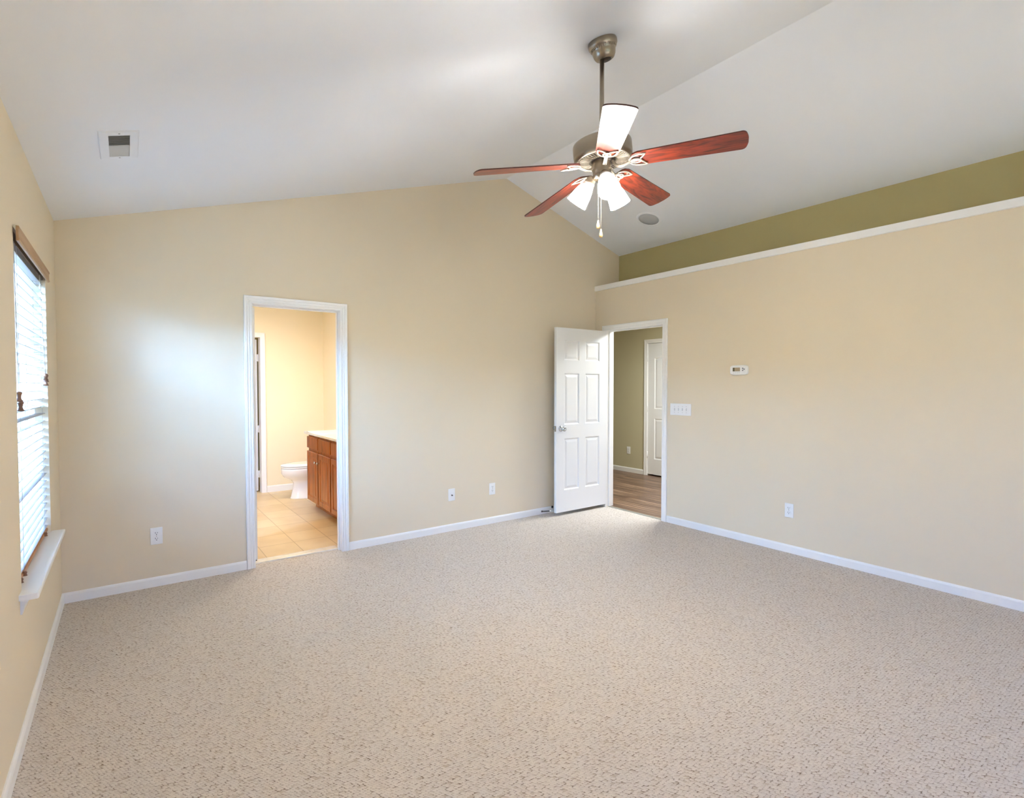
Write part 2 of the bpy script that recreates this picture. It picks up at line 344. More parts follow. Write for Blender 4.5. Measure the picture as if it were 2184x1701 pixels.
# wall_right (lower) with door opening
mb = MB()
mb.box((W, RY0+.016, 0), (W+TH, 0, ZSB)); mb.box((W, YF, 0), (W+TH, RY1-.016, ZSB)); mb.box((W, RY1-.016, RZT+.016), (W+TH, RY0+.016, ZSB))
struct(mb, 'wall_right', M['wall'])
mb = MB(); mb.box((W2, YF, ZSB), (W2+.1, 0, ZO+.03)); struct(mb, 'wall_recess', M['olive'])
mb = MB(); mb.box((W-.02, YF, ZSB), (W2, 0, ZS), 0.003, 1); struct(mb, 'trim_3', M['trim'], label='long white plant ledge capping the right wall', cat='ledge')
# rear wall behind the camera with two windows that light the room
RW = [(0.95, 2.15), (2.65, 3.85)]
mb = MB()
xs = [-.15, RW[0][0], RW[0][1], RW[1][0], RW[1][1], W2+.05]
for i in range(5):
    if i in (1, 3):
        mb.box((xs[i], YF-.15, 0), (xs[i+1], YF, 0.6)); mb.box((xs[i], YF-.15, 2.05), (xs[i+1], YF, ZL))
    else: mb.box((xs[i], YF-.15, 0), (xs[i+1], YF, ZL))
mb.prism([(-.15, YF, ZL), (W2+.05, YF, ZL), (W2+.05, YF, ZO), (W2, YF, ZO), (XR, YF, ZR), (0, YF, ZL)], (0, -.15, 0))
struct(mb, 'wall_rear', M['wall'])
# vaulted ceiling
mb = MB()
mb.prism([(-.15, YF-.15, ZL-.15*.3041), (XR, YF-.15, ZR), (W2+.1, YF-.15, ZO-.1*.3253), (W2+.1, YF-.15, ZO+.1), (XR, YF-.15, ZR+.12), (-.15, YF-.15, ZL+.1)], (0, -YF+.15+TH, 0))
struct(mb, 'ceiling', M['ceiling'])

# ------------------------------------------------------------------ trim: baseboards, casings
def baseboard(name, a, b, nrm, label, h=BBH, t=BBT, z0=0.0, parent=None):
    a = Vector((a[0], a[1], z0)); b = Vector((b[0], b[1], z0)); nv = Vector((nrm[0], nrm[1], 0))
    prof = [(0, 0), (t, 0), (t, h-.014), (t*.75, h-.006), (t*.35, h), (0, h)]
    mb = MB(); mb.prism([a+nv*p+Vector((0, 0, q)) for p, q in prof], b-a)
    return struct(mb, name, M['trim'], label=label, cat='baseboard')
baseboard('baseboard_left', (0, YF), (0, 0), (1, 0), 'white baseboard along the left window wall')
baseboard('baseboard_back', (0, 0), (1.0795, 0), (0, -1), 'white baseboard left of the bathroom doorway')
baseboard('baseboard_back', (1.8705, 0), (W, 0), (0, -1), 'white baseboard right of the bathroom doorway')
baseboard('baseboard_right', (W, RY1-.0655), (W, YF), (-1, 0), 'white baseboard along the right wall')
baseboard('baseboard_rear', (0, YF), (W, YF), (0, 1), 'white baseboard under the rear windows')
baseboard('baseboard_corner', (W, -.114), (W, -.0), (-1, 0), 'short white baseboard behind the open bedroom door')

CAS = [(0.0, 0.0), (0.0, 0.010), (0.006, 0.013), (0.012, 0.013), (0.014, 0.009), (0.020, 0.009), (0.023, 0.014), (0.030, 0.014), (0.032, 0.011), (0.038, 0.012), (0.042, 0.018), (0.056, 0.019), (0.060, 0.016), (0.060, 0.0)]
CASFLAT = [(0.0, 0.0), (0.0, 0.010), (0.008, 0.013), (0.030, 0.014), (0.046, 0.018), (0.056, 0.018), (0.060, 0.015), (0.060, 0.0)]
def casing(mb, a0, a1, zt, to3d, prof, wid=1.0, z0=0.0):   # a0<a1 along the wall; to3d(a, d, z)
    rings = []
    for o, d in prof:
        o *= wid
        rings.append([mb.v(to3d(*q)) for q in ((a0-o, d, z0), (a0-o, d, zt+o), (a1+o, d, zt+o), (a1+o, d, z0))])
    for A, B in zip(rings, rings[1:]):
        for k in range(3): mb.f([A[k], A[k+1], B[k+1], B[k]])
    mb.f([r[0] for r in rings]); mb.f([r[3] for r in rings][::-1])
def jamb(mb, a0, a1, zt, d0, d1, to3d, t=0.015, stop=None):
    def bx(aa, ab, da, db, za, zb):
        p = to3d(aa, da, za); q = to3d(ab, db, zb); mb.box(p, q)
    bx(a0-t, a0, d0, d1, 0, zt); bx(a1, a1+t, d0, d1, 0, zt); bx(a0-t, a1+t, d0, d1, zt, zt+t)
    if stop:
        s0, s1 = stop
        bx(a0, a0+.011, s0, s1, 0, zt); bx(a1-.011, a1, s0, s1, 0, zt); bx(a0+.011, a1-.011, s0, s1, zt-.011, zt)
# bathroom doorway: d = distance into the bedroom (-y)
t1 = sthing('trim_4', 'white fluted casing around the bathroom doorway', 'door frame')
f_b = lambda a, d, z: (a, -d, z)
mb = MB(); casing(mb, BX0+.002-.0, BX1-.002, BZT, f_b, CAS); mb.build('casing', M['trim'], t1)
mb = MB(); jamb(mb, BX0, BX1, BZT, 0, -TH, f_b, stop=(-.045, -.075)); mb.build('jamb', M['trim'], t1)
# bedroom doorway
t2 = sthing('trim_5', 'white casing around the bedroom door to the hall', 'door frame')
f_r = lambda a, d, z: (W-d, a, z)
mb = MB(); casing(mb, RY1+.000, RY0-.000, RZT, f_r, CASFLAT); mb.build('casing', M['trim'], t2)
mb = MB(); jamb(mb, RY1, RY0, RZT, 0, -TH, f_r, stop=(-.038, -.07)); mb.build('jamb', M['trim'], t2)
mb = MB(); mb.box((W+.012, RY1+.0001, .90), (W+.036, RY1+.0025, .96), 0.0005, 1); mb.build('strike_plate', M['nickel'], t2)

# ------------------------------------------------------------------ panelled door leaves
def leaf(w, h, t, panels, z0=0.0, both=True, arch=None):
    """leaf in x 0..w, y 0..t (front at y=0 facing -y), panels: rects (u0,u1,v0,v1)"""
    mb = MB()
    us = sorted({0, w} | {q for p in panels for q in p[:2]}); vs = sorted({0, h} | {q for p in panels for q in p[2:4]})
    def face(yf, sgn):
        P = lambda u, v, d: (u, yf+sgn*d, z0+v)
        for i in range(len(us)-1):
            for j in range(len(vs)-1):
                u0, u1, v0, v1 = us[i], us[i+1], vs[j], vs[j+1]
                isp = [k for k, p in enumerate(panels) if abs(p[0]-u0) < 1e-6 and abs(p[2]-v0) < 1e-6 and abs(p[1]-u1) < 1e-6 and abs(p[3]-v1) < 1e-6]
                if not isp:
                    mb.poly([P(u0, v0, 0), P(u1, v0, 0), P(u1, v1, 0), P(u0, v1, 0)]); continue
                out = [(u0, v0), (u1, v0)]
                if arch and isp[0] in arch:
                    k = 14; rise = arch[isp[0]]
                    tops = []
                    for q in range(k+1):
                        s_ = q/k; u = u1+(u0-u1)*s_
                        tops.append((u, v1-rise+rise*(0.5-0.5*math.cos(2*PI*s_))))
                    out += tops
                    for A, B in zip(tops, tops[1:]): mb.poly([P(A[0], A[1], 0), P(A[0], v1, 0), P(B[0], v1, 0), P(B[0], B[1], 0)])
                else: out += [(u1, v1), (u0, v1)]
                uc, vc = (u0+u1)/2, (v0+v1)/2
                def ring(ins, d):
                    a = 1-2*ins/(u1-u0); b_ = 1-2*ins/(v1-v0)
                    return [mb.v(P(uc+(u-uc)*a, vc+(v-vc)*b_, d)) for u, v in out]
                rg = [ring(0, 0), ring(.005, .0035), ring(.010, .008), ring(.016, .009), ring(.040, .003), ring(.043, .0025)]
                for A, B in zip(rg, rg[1:]):
                    n = len(A)
                    for q in range(n): mb.f([A[q], A[(q+1) % n], B[(q+1) % n], B[q]])
                mb.f(rg[-1])
    face(0, 1); face(t, -1)
    for a, b in (((0, 0), (w, 0)), ((w, 0), (w, h)), ((w, h), (0, h)), ((0, h), (0, 0))):
        mb.poly([(a[0], 0, z0+a[1]), (b[0], 0, z0+b[1]), (b[0], t, z0+b[1]), (a[0], t, z0+a[1])])
    return mb
def knob_mb(mb, y0, sgn):     # knob on a face, axis along -y (sgn=-1) or +y
    mb.T = Matrix.Translation((0, y0, 0)) @ Matrix.Rotation(PI/2*(1 if sgn < 0 else -1), 4, 'X')
    mb.lathe([(0, 0), (.032, 0), (.033, .004), (.028, .010), (.014, .014), (.0115, .030), (.014, .036), (.024, .042), (.027, .052), (.026, .062), (.018, .068), (.009, .069), (.008, .066), (0, .066)], 28)
# bedroom door: hinge at (4.815,-0.19), opens parallel to the back wall
DW, DH = 0.762, 1.99
six = []
for (v0, v1) in ((.235, .795), (.945, 1.500), (1.640, 1.855)):
    six += [(.115, .335, v0, v1), (.430, .650, v0, v1)]
d1 = sthing('door_1', 'white six panel bedroom door standing open against the back wall', 'door', (4.815, -0.155, 0.036), PI)
# local: x from hinge outwards; front (towards room -y in world) is local +y => leaf y 0..-? build with front at y=0.035
mb = leaf(DW, DH, .035, six); o = mb.build('leaf', M['door'], d1); o.matrix_local = Matrix.Identity(4)
kz = 0.905
mb = MB(); knob_mb(mb, .035, 1); o = mb.build('knob', M['chrome'], d1, smooth=False); o.location = (DW-.062, 0, kz); o['label'] = 'round satin chrome door knob'
mb = MB(); knob_mb(mb, 0, -1); o = mb.build('knob', M['chrome'], d1); o.location = (DW-.062, 0, kz)
mb = MB(); mb.box((DW-.0005, .005, kz-.03), (DW+.0015, .030, kz+.03), .0005, 1); mb.box((DW, .012, kz-.009), (DW+.012, .023, kz+.009), .003)
mb.build('latch', M['nickel'], d1)
for hz in (.2, .98, 1.76):
    mb = MB(); mb.lathe([(0, -.045), (.006, -.045), (.006, .045), (0, .045)], 12); o = mb.build('hinge', M['nickel'], d1); o.location = (-.004, -.0068, hz)

# bathroom door leaf: open into the bathroom, only its hinge edge shows
d2 = sthing('door_2', 'white bathroom door swung open into the bathroom', 'door', (BX0+.006, TH+.012, 0.02), PI/2)
mb = leaf(.655, 2.0, .035, [(.1, .30, .235, .8), (.36, .56, .235, .8), (.1, .30, .95, 1.5), (.36, .56, .95, 1.5), (.1, .30, 1.64, 1.86), (.36, .56, 1.64, 1.86)])
o = mb.build('leaf', M['door'], d2); o.location = (0, -.035, 0)
mb = MB(); mb.box((.0, -.030, -.017), (.02, -.004, -.002)); mb.build('gap_block', M['bronze'], d2)  # dark brown block filling the gap under the leaf

# ------------------------------------------------------------------ side window
w1 = sthing('window_1', 'white side window with stool and apron behind blinds', 'window')
def frame_mb(xa, xb, y0, y1, z0, z1, t):
    mb = MB(); mb.box((xa, y0, z0), (xb, y0+t, z1)); mb.box((xa, y1-t, z0), (xb, y1, z1)); mb.box((xa, y0+t, z0), (xb, y1-t, z0+t)); mb.box((xa, y0+t, z1-t), (xb, y1-t, z1)); return mb
frame_mb(-.148, -.085, WY0, WY1, WZ0+.02, WZ1, .028).build('window_frame', M['vinyl'], w1)
zm = (WZ0+WZ1)/2+.01
s1 = frame_mb(-.118, -.090, WY0+.028, WY1-.028, WZ0+.048, zm+.018, .036).build('lower_sash', M['vinyl'], w1)
s2 = frame_mb(-.146, -.120, WY0+.028, WY1-.028, zm-.018, WZ1-.028, .036).build('upper_sash', M['vinyl'], w1)
MB().box((-.106, WY0+.064, WZ0+.084), (-.102, WY1-.064, zm-.018)).build('pane', M['glass'], s1)
MB().box((-.135, WY0+.064, zm+.018), (-.131, WY1-.064, WZ1-.064)).build('pane', M['glass'], s2)
for k, s_ in ((0, s1), (1, s2)):
    mb = MB(); xx = (-.108, -.100) if k == 0 else (-.137, -.129)
    za, zb = (WZ0+.084, zm-.018) if k == 0 else (zm+.018, WZ1-.064)
    for q in (1, 2):
        yy = WY0+.064+(WY1-WY0-.128)*q/3; mb.box((xx[0], yy-.008, za), (xx[1], yy+.008, zb))
    mb.box((xx[0], WY0+.064, (za+zb)/2-.008), (xx[1], WY1-.064, (za+zb)/2+.008)); mb.build('muntin', M['vinyl'], s_)
# stool and apron
mb = MB(); mb.prism([(-.086, WY0, WZ0-.012), (-.086, WY1, WZ0-.012), (0, WY1, WZ0-.012), (0, WY1+.03, WZ0-.012), (.060, WY1+.03, WZ0-.012), (.060, WY0-.075, WZ0-.012), (0, WY0-.075, WZ0-.012), (0, WY0, WZ0-.012)], (0, 0, .022))
bmesh.ops.bevel(mb.bm, geom=[e for e in mb.bm.edges if all(v.co.x > .05 for v in e.verts)], offset=.006, segments=3, affect='EDGES', profile=0.5)
o = mb.build('stool', M['trim'], w1)
mb = MB(); mb.prism([(0, WY0-.045, WZ0-.075), (.006, WY0-.045, WZ0-.075), (.010, WY0-.045, WZ0-.055), (.014, WY0-.045, WZ0-.035), (.028, WY0-.045, WZ0-.020), (.032, WY0-.045, WZ0-.012), (0, WY0-.045, WZ0-.012)], (0, WY1-WY0+.075-.015, 0))
mb.build('apron', M['trim'], w1)
# rear windows (behind the camera)
for i, (xa, xb) in enumerate(RW):
    wn = sthing('window_%d' % (i+2), ['white rear window nearest the left wall', 'white rear window farther from the left wall'][i], 'window')
    mb = MB(); z0, z1, t = .6, 2.05, .05
    mb.box((xa, YF-.13, z0), (xa+t, YF-.07, z1)); mb.box((xb-t, YF-.13, z0), (xb, YF-.07, z1)); mb.box((xa+t, YF-.13, z0), (xb-t, YF-.07, z0+t)); mb.box((xa+t, YF-.13, z1-t), (xb-t, YF-.07, z1)); mb.box((xa+t, YF-.12, 1.30), (xb-t, YF-.08, 1.35))
    mb.build('window_frame', M['vinyl'], wn)
    MB().box((xa+t, YF-.102, z0+t), (xb-t, YF-.098, 1.30)).build('pane', M['glass'], wn)
    MB().box((xa+t, YF-.102, 1.35), (xb-t, YF-.098, z1-t)).build('pane', M['glass'], wn)

# ------------------------------------------------------------------ horizontal blind
BL = thing('window_blind', 'white slatted blind with wood valance in the left window', 'blind', (0, (WY0+WY1)/2, WZ1))
cy = (WY0+WY1)/2; hw = (WY1-WY0)/2-.008
mb = MB(); mb.prism([(.010, -hw-.02, -.056), (.017, -hw-.02, -.056), (.021, -hw-.02, -.050), (.018, -hw-.02, -.042), (.018, -hw-.02, -.012), (.021, -hw-.02, -.004), (.019, -hw-.02, .003), (.010, -hw-.02, .003)], (0, 2*hw+.02, 0))
mb.build('valance', M['blindwood'], BL)
mb = MB(); mb.box((-.066, -hw, -.048), (-.008, hw, -.002), .003, 1); mb.build('headrail', M['headrail'], BL)
ZT, ZB = -.075, -(WZ1-WZ0)+.040
NS = 33
mb = MB(); zs_ = []
for k in range(NS):
    z = ZT-(k)*(ZT-ZB-.012)/(NS-1); zs_.append(z); ti = math.radians(2.0)
    sec = []
    for q in range(7):
        u = -.025+.05*q/6; cr = .0022*(1-(2*q/6-1)**2)
        sec.append((-.037+u*math.cos(ti), z+cr-u*math.sin(ti)*-1))
    a = [(x, -hw, zz+.0012) for x, zz in sec]+[(x, -hw, zz-.0012) for x, zz in reversed(sec)]
    mb.prism(a, (0, 2*hw, 0))
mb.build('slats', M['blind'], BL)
mb = MB(); mb.box((-.062, -hw, ZB-.020), (-.012, hw, ZB-.002), .004, 2); br = mb.build('bottom_rail', M['railwood'], BL)
br['label'] = 'orange brown wooden bottom rail'
for yy in (-hw+.15, hw-.15):
    mb = MB()
    for xx in (-.0645, -.0095): mb.tube([(xx, yy-.004, -.045), (xx, yy-.004, ZB-.004)], .0009, 5)
    for z in zs_: mb.tube([(-.0645, yy-.004, z-.003), (-.0095, yy-.004, z-.003)], .0006, 4)
    mb.tube([(-.037, yy+.006, -.045), (-.037, yy+.006, ZB-.002)], .001, 5)
    mb.build('ladder_cord', M['cord'], BL)
def tassel(mb, p):
    mb.lathe([(0, .012), (.005, .012), (.011, .006), (.008, 0), (.006, -.012), (.009, -.022), (.013, -.026), (.010, -.029), (0, -.030)], 12, p)
def pull(y0, ends, name='pull_cord'):
    mb = MB(); mt = MB()
    for k, (dy, zz) in enumerate(ends):
        mb.tube([(-.006, y0+k*.008, -.045), (-.0045, y0+dy*.3, -.25), (-.003, y0+dy*.8, zz*.7), (.0, y0+dy, zz+.01)], .0011, 5)
    c = mb.build(name, M['cord'], BL)
    for k, (dy, zz) in enumerate(ends):
        mt = MB(); tassel(mt, (.001, y0+dy, zz)); mt.build('tassel', M['tassel'], c)
pull(hw-.17, [(.085, -.575), (.105, -.580), (.095, -.60)])
pull(-hw+.045, [(-.002, -.665), (.028, -.705)])
for yy in (-hw+.05, -hw+.15, hw-.15):
    mb = MB(); mb.lathe([(0, .008), (.004, .008), (.008, .003), (.006, -.006), (.009, -.012), (0, -.014)], 10, (-.008, yy, ZB-.004)); mb.build('rail_button', M['tassel'], BL)

# ------------------------------------------------------------------ wall plates
def plate_bm(w, h, t=.006):
    mb = MB(); mb.box((-w/2, -t, -h/2), (w/2, 0, h/2), .0025, 2); return mb
def disc_front(mb, cx, cz, r, y0, y1, flatcut=None, seg=24):
    pts = []
    for k in range(seg):
        a = 2*PI*k/seg; x = r*math.cos(a); z = r*math.sin(a)
        if flatcut: z = max(-flatcut, min(flatcut, z))
        pts.append((cx+x, y1, cz+z))
    mb.prism(pts, (0, y0-y1, 0))
def outlet(label, loc, rot, s=1.0):
    t = thing('power_outlet', label, 'outlet', loc, rot, 'white duplex power outlets on the walls')
    plate_bm(.072, .118).build('cover_plate', M['plate'], t)
    for sg in (1, -1):
        mb = MB(); disc_front(mb, 0, sg*.0195, .0172, -.0055, -.0085, .0135); r = mb.build('receptacle', M['plate'], t)
        mb = MB(); z = sg*.0195
        mb.box((-.0078, -.0092, z-.001), (-.0052, -.008, z+.0085)); mb.box((.0052, -.0092, z+.0), (.0074, -.008, z+.0075))
        disc_front(mb, 0, z-.0075, .0028, -.008, -.0092)
        mb.build('slots', M['dark'], r)
    mb = MB(); disc_front(mb, 0, 0, .0028, -.0055, -.0075, None, 12); mb.build('screw', M['silver'], t)
    return t
op = outlet('white duplex outlet low on the back wall left of the bathroom doorway', (.510, -.0, .354), 0)
oq = copy_tree(op); oq.location = (3.352, 0, .353); oq['label'] = 'small white duplex outlet on the back wall nearest the open bedroom door'
oq = copy_tree(op); oq.location = (W, -2.267, .356); oq.rotation_euler = (0, 0, -PI/2); oq['label'] = 'white duplex outlet low on the right wall under the thermostat'
oq = copy_tree(op); oq.location = (6.93, 1.322, .353); oq.rotation_euler = (0, 0, -PI/2); oq['label'] = 'white duplex outlet on the olive hall wall seen through the doorway'
cx_ = thing('cable_jack', 'white wall plate with one dark round cable jack on back wall', 'wall plate', (2.878, 0, .350))
plate_bm(.072, .118).build('cover_plate', M['plate'], cx_)
mb = MB(); disc_front(mb, 0, -.004, .0075, -.005, -.0085, None, 6); jn = mb.build('jack_nut', M['nickel'], cx_)
mb = MB(); disc_front(mb, 0, -.004, .0055, -.0075, -.019, None, 14); mb.build('jack', M['dark'], cx_)
sw = thing('light_switch_plate', 'white four gang toggle switch plate beside the bedroom door', 'light switch', (W, -1.188, 1.164), -PI/2)
plate_bm(.245, .118).build('cover_plate', M['plate'], sw)
for k in range(4):
    x = -.069+.046*k
    mb = MB(); mb.box((x-.0055, -.0066, -.0125), (x+.0055, -.0055, .0125)); s_ = mb.build('toggle_slot', M['ventgrey'], sw)
    mb = MB(); d = -1 if k == 0 else 1
    mb.prism([(x-.004, -.006, -.007), (x-.004, -.006, .007), (x-.004, -.017, d*.006+.004), (x-.004, -.017, d*.006-.003)], (.008, 0, 0)); mb.build('toggle', M['plate'], s_)
    for zz in (.030, -.030):
        mb = MB(); disc_front(mb, x, zz, .0026, -.0055, -.0072, None, 10); mb.build('screw', M['silver'], sw)
# thermostat
th = thing('thermostat', 'white wall thermostat with small screen and round buttons', 'thermostat', (W, -1.812, 1.543), -PI/2)
mb = MB(); n = 40; pts = []
for k in range(n):
    a = 2*PI*k/n; ca, sa = math.cos(a), math.sin(a)
    pts.append((.084*math.copysign(abs(ca)**.42, ca), 0, .044*math.copysign(abs(sa)**.42, sa)))
rings = [[mb.v((x*s_, -d, z*s_)) for x, _, z in pts] for s_, d in ((1, 0), (1, .016), (.985, .021), (.94, .025), (.86, .027))]
for A, B in zip(rings, rings[1:]):
    for k in range(n): mb.f([A[k], A[(k+1) % n], B[(k+1) % n], B[k]])
mb.f(rings[-1]); mb.build('housing', M['plate'], th)
mb = MB(); mb.box((-.052, -.0285, -.012), (.018, -.0265, .022), .001, 1); sc_ = mb.build('screen', M['lcd'], th)
mb = MB(); mb.box((-.0515, -.0291, -.0115), (-.034, -.0283, .0215)); mb.build('screen_band', M['lcddark'], sc_)
for (x, z) in ((.044, .014), (.057, .006), (.044, -.004)):
    mb = MB(); disc_front(mb, x, z, .0062, -.0255, -.029, None, 16); mb.build('button', M['grey'], th)
for k in range(4):
    mb = MB(); x = -.045+.018*k; mb.box((x-.005, -.0280, -.027), (x+.005, -.0265, -.0215), .0005, 1); mb.build('small_button', M['ventgrey'], th)
mb = MB(); mb.box((-.022, -.0268, .032), (.006, -.0255, .034)); mb.build('top_mark', M['grey'], th)

# ------------------------------------------------------------------ door stops at the corner
ds = thing('door_stop', 'dark spring door stop with white tip near the open bedroom door', 'door stop', (4.00, -BBT, .030))
d_ = Vector((.085, -.055, .004)); dn = d_.normalized()
mb = MB(); mb.lathe([(0, 0), (.010, 0), (.010, .004), (.005, .008), (0, .008)], 14)
mb.bm.transform(Matrix.Rotation(PI/2, 4, 'X')); mb.build('base', M['spring'], ds)
mb = MB(); a_ = dn.cross(Vector((0, 0, 1))).normalized(); b_ = a_.cross(dn)
mb.tube([Vector((0, -.004, 0))+d_*(k/160)*.82+(a_*math.cos(k*.85)+b_*math.sin(k*.85))*.0055 for k in range(161)], .0013, 5); mb.tube([Vector((0,-.002,0)), Vector((0,-.004,0))+d_*.82], .0042, 8)
mb.build('spring', M['spring'], ds)
mb = MB(); mb.tube([Vector((0, -.004, 0))+d_*.82, Vector((0, -.004, 0))+d_], .007, 10); mb.build('tip', M['plate'], ds)
mb = MB(); mb.box((4.135, -BBT-.012, .048), (4.155, -BBT, .072), .003, 2); o = mb.build('door_bumper', M['rubber']); o['label'] = 'small black bumper on the baseboard behind the door edge'; o['category'] = 'bumper'

# ------------------------------------------------------------------ ceiling register and speaker
def slope_matrix(x, y, left=True):
    z = ZL+.3041*x if left else ZR-.32531*(x-XR)
    n = Vector((.3041, 0, -1)).normalized() if left else Vector((-.32531, 0, -1)).normalized()
    ey = Vector((0, 1, 0)); ex = ey.cross(n).normalized()
    return Matrix.Translation((x, y, z)) @ Matrix((ex, ey, n)).transposed().to_4x4()
vt = thing('ceiling_vent', 'white louvered air register on the left slope of the ceiling', 'vent'); vt.matrix_world = slope_matrix(.3425, -1.272)
hx, hy, ix, iy = .079, .172, .0425, .137
mb = MB()
o4 = [(-hx, -hy), (hx, -hy), (hx, hy), (-hx, hy)]; i4 = [(-ix, -iy), (ix, -iy), (ix, iy), (-ix, iy)]
rg = [[mb.v((x, y, 0)) for x, y in o4], [mb.v((x, y, .004)) for x, y in o4], [mb.v((x*.97, y*.985, .007)) for x, y in o4], [mb.v((x, y, .009)) for x, y in i4], [mb.v((x, y, .0)) for x, y in i4]]
for A, B in zip(rg, rg[1:]):
    for k in range(4): mb.f([A[k], A[(k+1) % 4], B[(k+1) % 4], B[k]])
mb.build('frame', M['ceiling'], vt)
MB().box((-ix, -iy, .0004), (ix, iy, .0012)).build('duct_backing', mat('grey_duct_sheet', srgb(172, 169, 162), 0.8), vt)  # flat grey sheet closing the register behind the louvers
mb = MB(); nl = 16
for k in range(nl):
    y = -iy+(k+.5)*2*iy/nl; s_ = -1 if k < nl/2 else 1
    h_ = .0047 if s_ > 0 else .0070
    mb.prism([(-ix, y-h_, .0018 if s_ > 0 else .0078), (-ix, y+h_, .0078 if s_ > 0 else .0018), (-ix, y+h_, .0086 if s_ > 0 else .0026), (-ix, y-h_, .0026 if s_ > 0 else .0086)], (2*ix, 0, 0))
mb.build('louvers', M['ventgrey'], vt)
for yy in (-.155, .155):
    mb = MB(); mb.lathe([(0, .0085), (.004, .0085), (.004, .007), (0, .007)][::-1], 10, (0, yy, .0)); mb.build('screw', M['grey'], vt)
spk = thing('ceiling_speaker', 'round grey ceiling speaker with white rim on the right slope', 'speaker'); spk.matrix_world = slope_matrix(4.757, -.833, False)
mb = MB(); mb.lathe([(.103, .0015), (.103, .006), (.112, .007), (.126, .005), (.130, 0)], 48); mb.build('rim', M['ceiling'], spk)
mb = MB(); mb.lathe([(0, .006), (.06, .0055), (.103, .004), (.103, .001)], 48); mb.build('grille', M['grille'], spk)

# ------------------------------------------------------------------ ceiling fan
FX, FY = 2.339, -2.5
FZ = ZL+.3041*FX
fan = thing('ceiling_fan', 'five blade wooden ceiling fan with lit glass shades hanging from the vault', 'ceiling fan', (FX, FY, FZ))
nd = Vector((.3041, 0, -1)).normalized(); ey = Vector((0, 1, 0)); ex = ey.cross(nd).normalized()
CM = Matrix((ex, ey, nd)).transposed().to_4x4()
mb = MB(); mb.lathe([(.072, 0), (.075, .008), (.074, .024), (.068, .032), (.061, .038), (.060, .050), (.055, .070), (.047, .083), (.038, .088), (.024, .089), (.024, .080)], 40)
mb.build('canopy', M['nickel'], fan, matrix=CM)
mb = MB()
for k in range(40):
    a = 2*PI*k/40; mb.tube([(.067*math.cos(a), .067*math.sin(a), .0325), (.061*math.cos(a), .061*math.sin(a), .0415)], .0022, 5)
o = mb.build('canopy_beading', M['silver'], fan, matrix=CM)
mb = MB(); mb.lathe([(0, .083), (.029, .083), (.029, .091), (0, .091)], 24); mb.build('canopy_socket', M['bronze'], fan, matrix=CM)
ZP = 2.655-FZ      # pivot, the coupling at the bottom of the rod
mb = MB(); mb.lathe([(0, -.075), (.0115, -.075), (.0115, ZP), (0, ZP)], 20); mb.build('downrod', M['nickel'], fan)
n_ = Vector((-.072, .052, 1)).normalized()
TILT = Matrix.Translation((0, 0, ZP)) @ Vector((0, 0, 1)).rotation_difference(n_).to_matrix().to_4x4()
# all below in tilted frame, z measured from the pivot
mb = MB(); mb.lathe([(0, .012), (.024, .012), (.028, 0), (.034, -.004), (.10, -.006), (.138, -.008), (.148, -.014), (.150, -.022), (.150, -.070), (.147, -.076), (.149, -.081), (.146, -.090), (.136, -.099), (.128, -.102), (.127, -.097), (.075, -.097), (.072, -.101), (.062, -.101), (.060, -.085), (0, -.085)], 64)
mb.build('motor_housing', M['nickel'], fan, matrix=TILT)
mb = MB()
for k in range(48):
    a = 2*PI*(k+.5)/48; mb.T = Matrix.Rotation(a, 4, 'Z'); mb.box((.0725, -.0026, -.1020), (.128, .0026, -.0972), .001, 1)
mb.build('vent_ribs', M['silver'], fan, matrix=TILT)
mb = MB(); mb.lathe([(.0745, -.0976), (.126, -.0976)], 48); mb.build('vent_backing', M['bronze'], fan, matrix=TILT)
mb = MB(); mb.lathe([(0, -.08), (.058, -.08), (.058, -.099), (.052, -.106), (.044, -.110), (0, -.110)], 40); mb.build('flywheel', M['bronze'], fan, matrix=TILT)
# blades
R0, R1 = .142, .681
def blade_outline():
    pts = []
    hw0, hw1 = .056, .070
    for t in (0, .25, .5, .75, 1): pass
    # root (rounded shoulders) to tip (rounded corners)
    right = [(R0, .030), (R0+.008, .044), (R0+.035, hw0), (R1-.030, hw1)]
    for q in range(1, 6):
        a = q/6*PI/2; right.append((R1-.030+.024*math.sin(a), hw1-.028+.028*math.cos(a)))
    right += [(R1-.003, hw1-.035), (R1, .018)]
    return right + [(x, -y) for x, y in reversed(right)]
OUT = blade_outline()
ZBL = -.113           # blade root below the pivot
DROOP = Matrix.Rotation(math.radians(4.2), 4, 'Y')
PITCH_B = math.radians(-12.0)
def make_blade():
    mb = MB(); mb.prism([(x, y, -.003) for x, y in OUT], (0, 0, .006)); b = mb.build('blade', M['blade'], fan)
    b.data.materials.append(M['bladeedge'])
    for p in b.data.polygons:
        if abs(p.normal.z) < .5: p.material_index = 1
    return b
def petal(a, r0, L, wd, n=26, cx=0.0):    # closed leaf-shaped loop from (r0,0) along angle a
    pts = []
    for k in range(n):
        s_ = k/n
        if s_ < .5: t = s_*2; sg = 1
        else: t = 2-s_*2; sg = -1
        u = L*t; w_ = wd*math.sin(PI*t**.8)*sg
        pts.append((r0+u*math.cos(a)-w_*math.sin(a), u*math.sin(a)+w_*math.cos(a)))
    return pts
